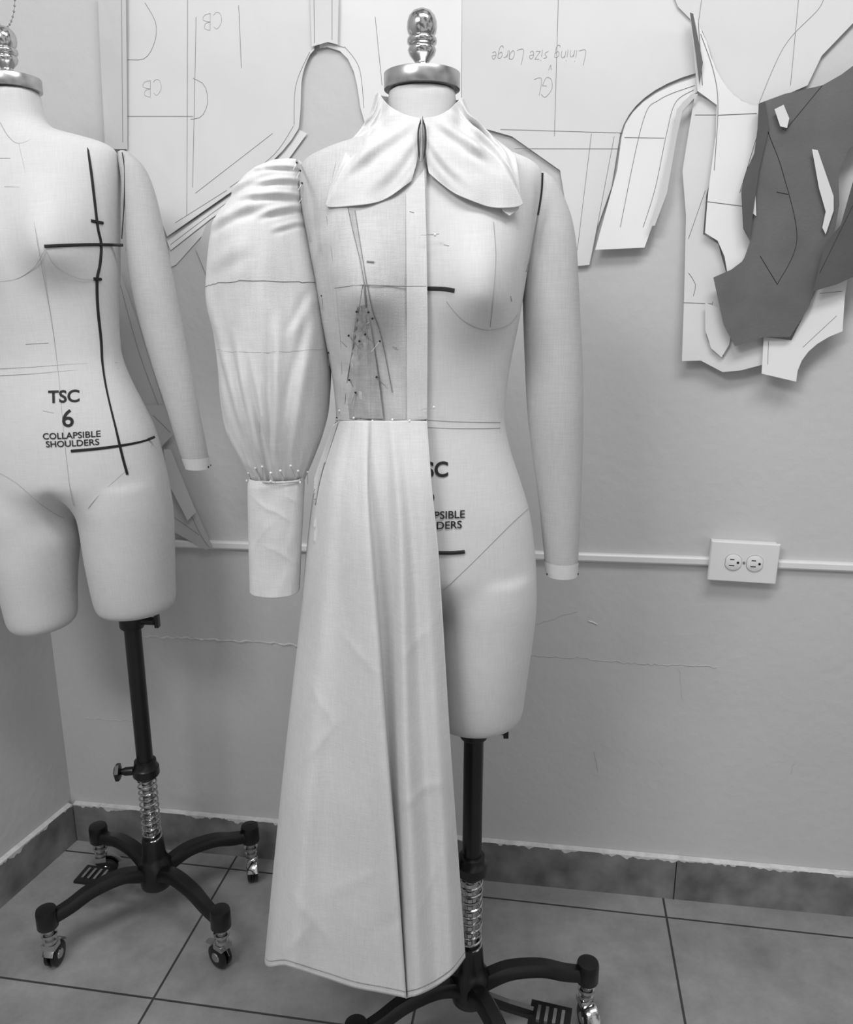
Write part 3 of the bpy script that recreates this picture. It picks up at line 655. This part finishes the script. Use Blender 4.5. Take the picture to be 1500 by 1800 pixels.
# sleeve
SL=[(281,492,524,.012),(286,476,531,.030),(298,452,534,.046),(314,432,536,.058),(334,415,537,.068),(352,408,537,.072),(366,398,538,.075),(380,386,540,.078),(398,377,543,.082),(430,371,550,.086),(470,367,558,.088),(510,365,566,.087),(550,370,572,.086),(585,378,577,.085),(620,383,580,.083),(655,386,582,.081),(690,388,581,.078),(730,394,577,.072),(770,405,566,.062),(805,422,552,.050),(830,436,541,.040),(846,440,534,.034)]
rs=[]; NS=280; n=220
def ridge(s): return (1-abs(math.sin(s)))**1.6
folds=[((392,398),(475,368),.005,9),((452,356),(534,348),.005,6),((420,340),(490,312),.004,7),((470,306),(530,300),.005,4),((468,332),(532,322),.005,5),((440,320),(470,300),.004,5),((480,385),(536,366),.005,6),((500,410),(540,392),.003,5),
 ((385,470),(450,440),.002,14),((405,600),(452,765),.006,9),((440,620),(476,820),.007,8),((505,600),(500,825),.008,9),((556,590),(520,820),.007,9),((400,740),(450,825),.005,7),((535,640),(508,800),.004,6),
 ((478,690),(487,835),.005,5),((372,520),(405,590),.003,12),((562,520),(535,580),.003,9),((425,400),(410,500),.003,14),((465,640),(485,760),.004,6)]
for i in range(NS+1):
    py=281+(846-281)*i/NS; xl,xr,ry=interp(SL,py); a=P(xl,py,1.2); c=P(xr,py,1.2); m=(a+c)/2; rx=(c.x-a.x)/2; r=[]
    gb=max(0,(py-760)/86)
    for j in range(n):
        t=2*math.pi*j/n; ct,st=math.cos(t),math.sin(t); px=(xl+xr)/2+(xr-xl)/2*ct; fr=max(0,min(1,-st*3))
        fold=gb*.005*(ridge(11*t+1.5*math.sin(3*t))-.4)+(gb**.5)*.003*noise.noise(Vector((ct*5,st*5,py*.008)))
        mid=max(0,min(1,(py-320)/60))*max(0,min(1,(846-py)/70))
        fold+=mid*(.006*noise.noise(Vector((ct*2.2+3,st*2.2,py*.005)))+.002*noise.noise(Vector((ct*4.5+py*.006,st*4.5,py*.009+5))))
        for (x0,y0_),(x1,y1_),hh,wd in folds:
            dx,dz=x1-x0,y1_-y0_; L=math.hypot(dx,dz); tt=((px-x0)*dx+(py-y0_)*dz)/L/L
            if -.25<tt<1.25:
                dd=((px-x0)*dz-(py-y0_)*dx)/L
                if abs(dd)<wd*4: fold+=fr*hh*(math.exp(-(dd/wd)**2)-.8*math.exp(-((dd+wd*1.5)/(wd*.8))**2))*max(0,min(1,(tt+.25)*2.2))*max(0,min(1,(1.25-tt)*2.2))
        k=fold/max(rx,.02)
        r.append(Vector((m.x+rx*ct*(1+k*.3),m.y+ry*st*(1+fold/max(ry,.02)),m.z+fold*.2)))
    rs.append(r)
mb=MB(); mb.rings(rs,'muslin'); slv=mb.obj('sleeve',dress,angle=80,label='gathered puffed muslin sleeve')
def slpt(px,py,off=.002):
    xl,xr,ry=interp(SL,py); m=(xl+xr)/2; ct=max(-.97,min(.97,(px-m)/((xr-xl)/2)))
    i=min(NS,max(0,round((py-281)/565*NS))); j=int(round((2*math.pi-math.acos(ct))/(2*math.pi)*n))%n
    return rs[i][j]+Vector((0,-off,0))
mb=MB(); mb.tube([slpt(x,y,.0004) for x,y in dens([(369,506),(400,500),(460,497),(520,497),(558,499)],4)],.0004,'pencil',4); mb.obj('pencil_and_fold_line',slv)
mb=MB(); mb.tube([slpt(x,y,.0001) for x,y in dens([(389,612),(430,614),(500,614),(574,611)],4)],.00022,'seam',4); mb.obj('pencil_and_fold_line',slv)  # sleeve fold: its crease shade drawn as a thin dark line
CU=[(838,441,533,.034),(850,438,534,.035),(900,438,532,.033),(960,439,529,.031),(1036,441,526,.030)]
rs2=[]
for i in range(101):
    py=838+198*i/100; xl,xr,ry=interp(CU,py); Yc=1.19; a=P(xl,py,Yc); c=P(xr,py,Yc); m=(a+c)/2; rx=(c.x-a.x)/2
    row=[]
    for j in range(120):
        t=2*math.pi*j/120; px=(xl+xr)/2+(xr-xl)/2*math.cos(t)
        w=.0018*noise.noise(Vector((math.cos(t)*2.5+py*.012,math.sin(t)*3,py*.02)))
        for (x0,y0_),(x1,y1_),hh,wd in (((455,862),(520,915),.0016,4),((450,965),(500,885),.0012,4),((470,940),(530,990),.0012,4),((500,860),(528,880),.0014,4)):
            dx,dz=x1-x0,y1_-y0_; L=math.hypot(dx,dz); tt=((px-x0)*dx+(py-y0_)*dz)/L/L; dd=((px-x0)*dz-(py-y0_)*dx)/L
            if 0<tt<1: w+=hh*math.exp(-abs(dd)/wd)*math.sin(math.pi*tt)
        row.append(Vector((m.x+rx*math.copysign(abs(math.cos(t))**.7,math.cos(t)),m.y+ry*math.copysign(abs(math.sin(t))**.8,math.sin(t))-w*(1 if math.sin(t)<0 else -1),m.z+.003*math.sin(t)*(i/100))))
    rs2.append(row)
mb=MB(); mb.rings(rs2,'muslin',cap=False); cuff=mb.obj('cuff',slv,angle=80,label='straight fitted muslin cuff'); thick(cuff)
mb=MB(); mb.tube([P(x,y,1.19-.0365*math.sqrt(max(0,1-((x-486)/47)**2))-.0025) for x,y in dens([(441,846),(486,850),(531,847)],3)],.0009,'seam',5); mb.obj('cuff_seam',cuff)
mb=MB(); mb.tube([P(x,y,1.2-yy) for (x,y),yy in zip(sm2([(522,282),(530,300),(532,325),(532,350),(538,385),(548,425)],6),[.02+.065*min(1,i/10) for i in range(99)])],.0016,'seam',6); mb.obj('armhole_seam',bod)
# pins
def mkpin(hr,k,L=.018,r=.00045):
    pm=MB(); pm.tube([Vector((0,0,0)),Vector((L,0,0))],r,'steel',5); pm.lathe([(.0002,-hr*1.1),(hr*.8,-hr*.6),(hr,0),(hr*.8,hr*.6),(.0002,hr*1.1)],(0,0,0),k,n=10)
    o=pm.obj('pin'); me=o.data; bpy.data.objects.remove(o); return me
pme=mkpin(.0019,'white_plastic'); pmd=mkpin(.0015,'ink'); pms=mkpin(.0013,'ink',.010,.0003)
def pin(p,ang,par,me=None):
    o=bpy.data.objects.new('pin',me or pme); o.location=p; o.rotation_euler=(0,-ang,0.0); col.objects.link(o); setparent(o,par)
for x in (437,449,461,476,493,511,524,541):
    y=824+random.uniform(-6,8); xx=max(-.98,min(.98,(x-486)/50)); pin(P(x,y,1.195-.048*math.sqrt(1-xx*xx)-.004),math.radians(-80+random.uniform(-15,15)),cuff)
for x,y,a in ((434,845,0),(476,846,175),(528,848,170)):
    xx=max(-.98,min(.98,(x-486)/50)); pin(P(x,y,1.19-.040*math.sqrt(1-xx*xx)-.003),math.radians(a),cuff)
for x,y,a in ((597,722,-80),(622,735,0),(655,740,0),(690,738,0),(720,740,0),(763,716,190),(765,413,180)): pin(onb(main,x,y,.016),math.radians(a),bod)
for x,y,a in ((627,548,-95),(648,549,-85),(613,590,-50),(642,588,-45),(668,600,-130),(632,600,-100),(662,663,-45),(614,668,-60),(625,690,-110),(655,560,-60),(592,735,0),(672,742,0),(748,738,180)): pin(onb(main,x,y,.013),math.radians(a),bod,pmd)
for x,y in ((528,300),(531,322),(522,286),(532,345)): pin(P(x,y,1.2-.085),math.radians(-120),slv,pms)
for x,y in ((543,400),(566,520),(578,620)): pin(onb(main,x,y,.012),math.radians(-90),bod,pmd)

# ---------- small ball chain
mb=MB()
for i in range(16):
    a=math.pi*(i/15); mb.lathe([(.0002,-.0022),(.0018,-.001),(.0022,0),(.0018,.001),(.0002,.0022)],P(8+18*math.cos(a),50*math.sin(a),1.62),'steel',n=8)
mb.tube([P(8+18*math.cos(math.pi*i/15),50*math.sin(math.pi*i/15),1.62) for i in range(16)],.0005,'steel',5)
o=mb.obj('ball_chain',origin=P(8,20,1.62)); o['label']='small steel ball chain hanging in a loop beside wall'; o['category']='chain'

# ---------- lights, world, camera
w=bpy.data.worlds.new('World'); bpy.context.scene.world=w; w.use_nodes=True
nt=w.node_tree; bg=nt.nodes['Background']; tc=nt.nodes.new('ShaderNodeTexCoord')
# invented noise of bright and dark patches, added for contrast in metal reflections
nz=nt.nodes.new('ShaderNodeTexNoise'); nz.inputs['Scale'].default_value=2.6; nz.inputs['Detail'].default_value=1.5
nt.links.new(tc.outputs['Generated'],nz.inputs['Vector'])
rp=nt.nodes.new('ShaderNodeValToRGB'); rp.color_ramp.elements[0].position=.42; rp.color_ramp.elements[1].position=.58
rp.color_ramp.elements[0].color=(.35,.35,.35,1); rp.color_ramp.elements[1].color=(1.6,1.6,1.6,1)
nt.links.new(nz.outputs['Fac'],rp.inputs['Fac']); nt.links.new(rp.outputs['Color'],bg.inputs[0]); bg.inputs[1].default_value=.42
def area(name,loc,target,size,power):
    l=bpy.data.lights.new(name,'AREA'); l.shape='RECTANGLE'; l.size=size[0]; l.size_y=size[1]; l.energy=power
    o=bpy.data.objects.new(name,l); o.location=loc; col.objects.link(o)
    o.rotation_euler=(Vector(target)-Vector(loc)).to_track_quat('-Z','Y').to_euler(); return o
area('ceiling_light',(.35,.35,2.9),(.2,1.4,.9),(1.4,.4),23)
area('ceiling_light',(-1.2,-.5,2.7),(-.3,1.4,.8),(1.0,.5),28)
bpy.context.scene.view_settings.view_transform='Standard'
cam=bpy.data.cameras.new('Camera'); co=bpy.data.objects.new('Camera',cam); col.objects.link(co)
co.location=(0,0,H); co.rotation_euler=(math.pi/2-TH,0,0)
cam.sensor_fit='VERTICAL'; cam.sensor_height=36; cam.lens=36*F/1800; cam.clip_start=.01
bpy.context.scene.camera=co
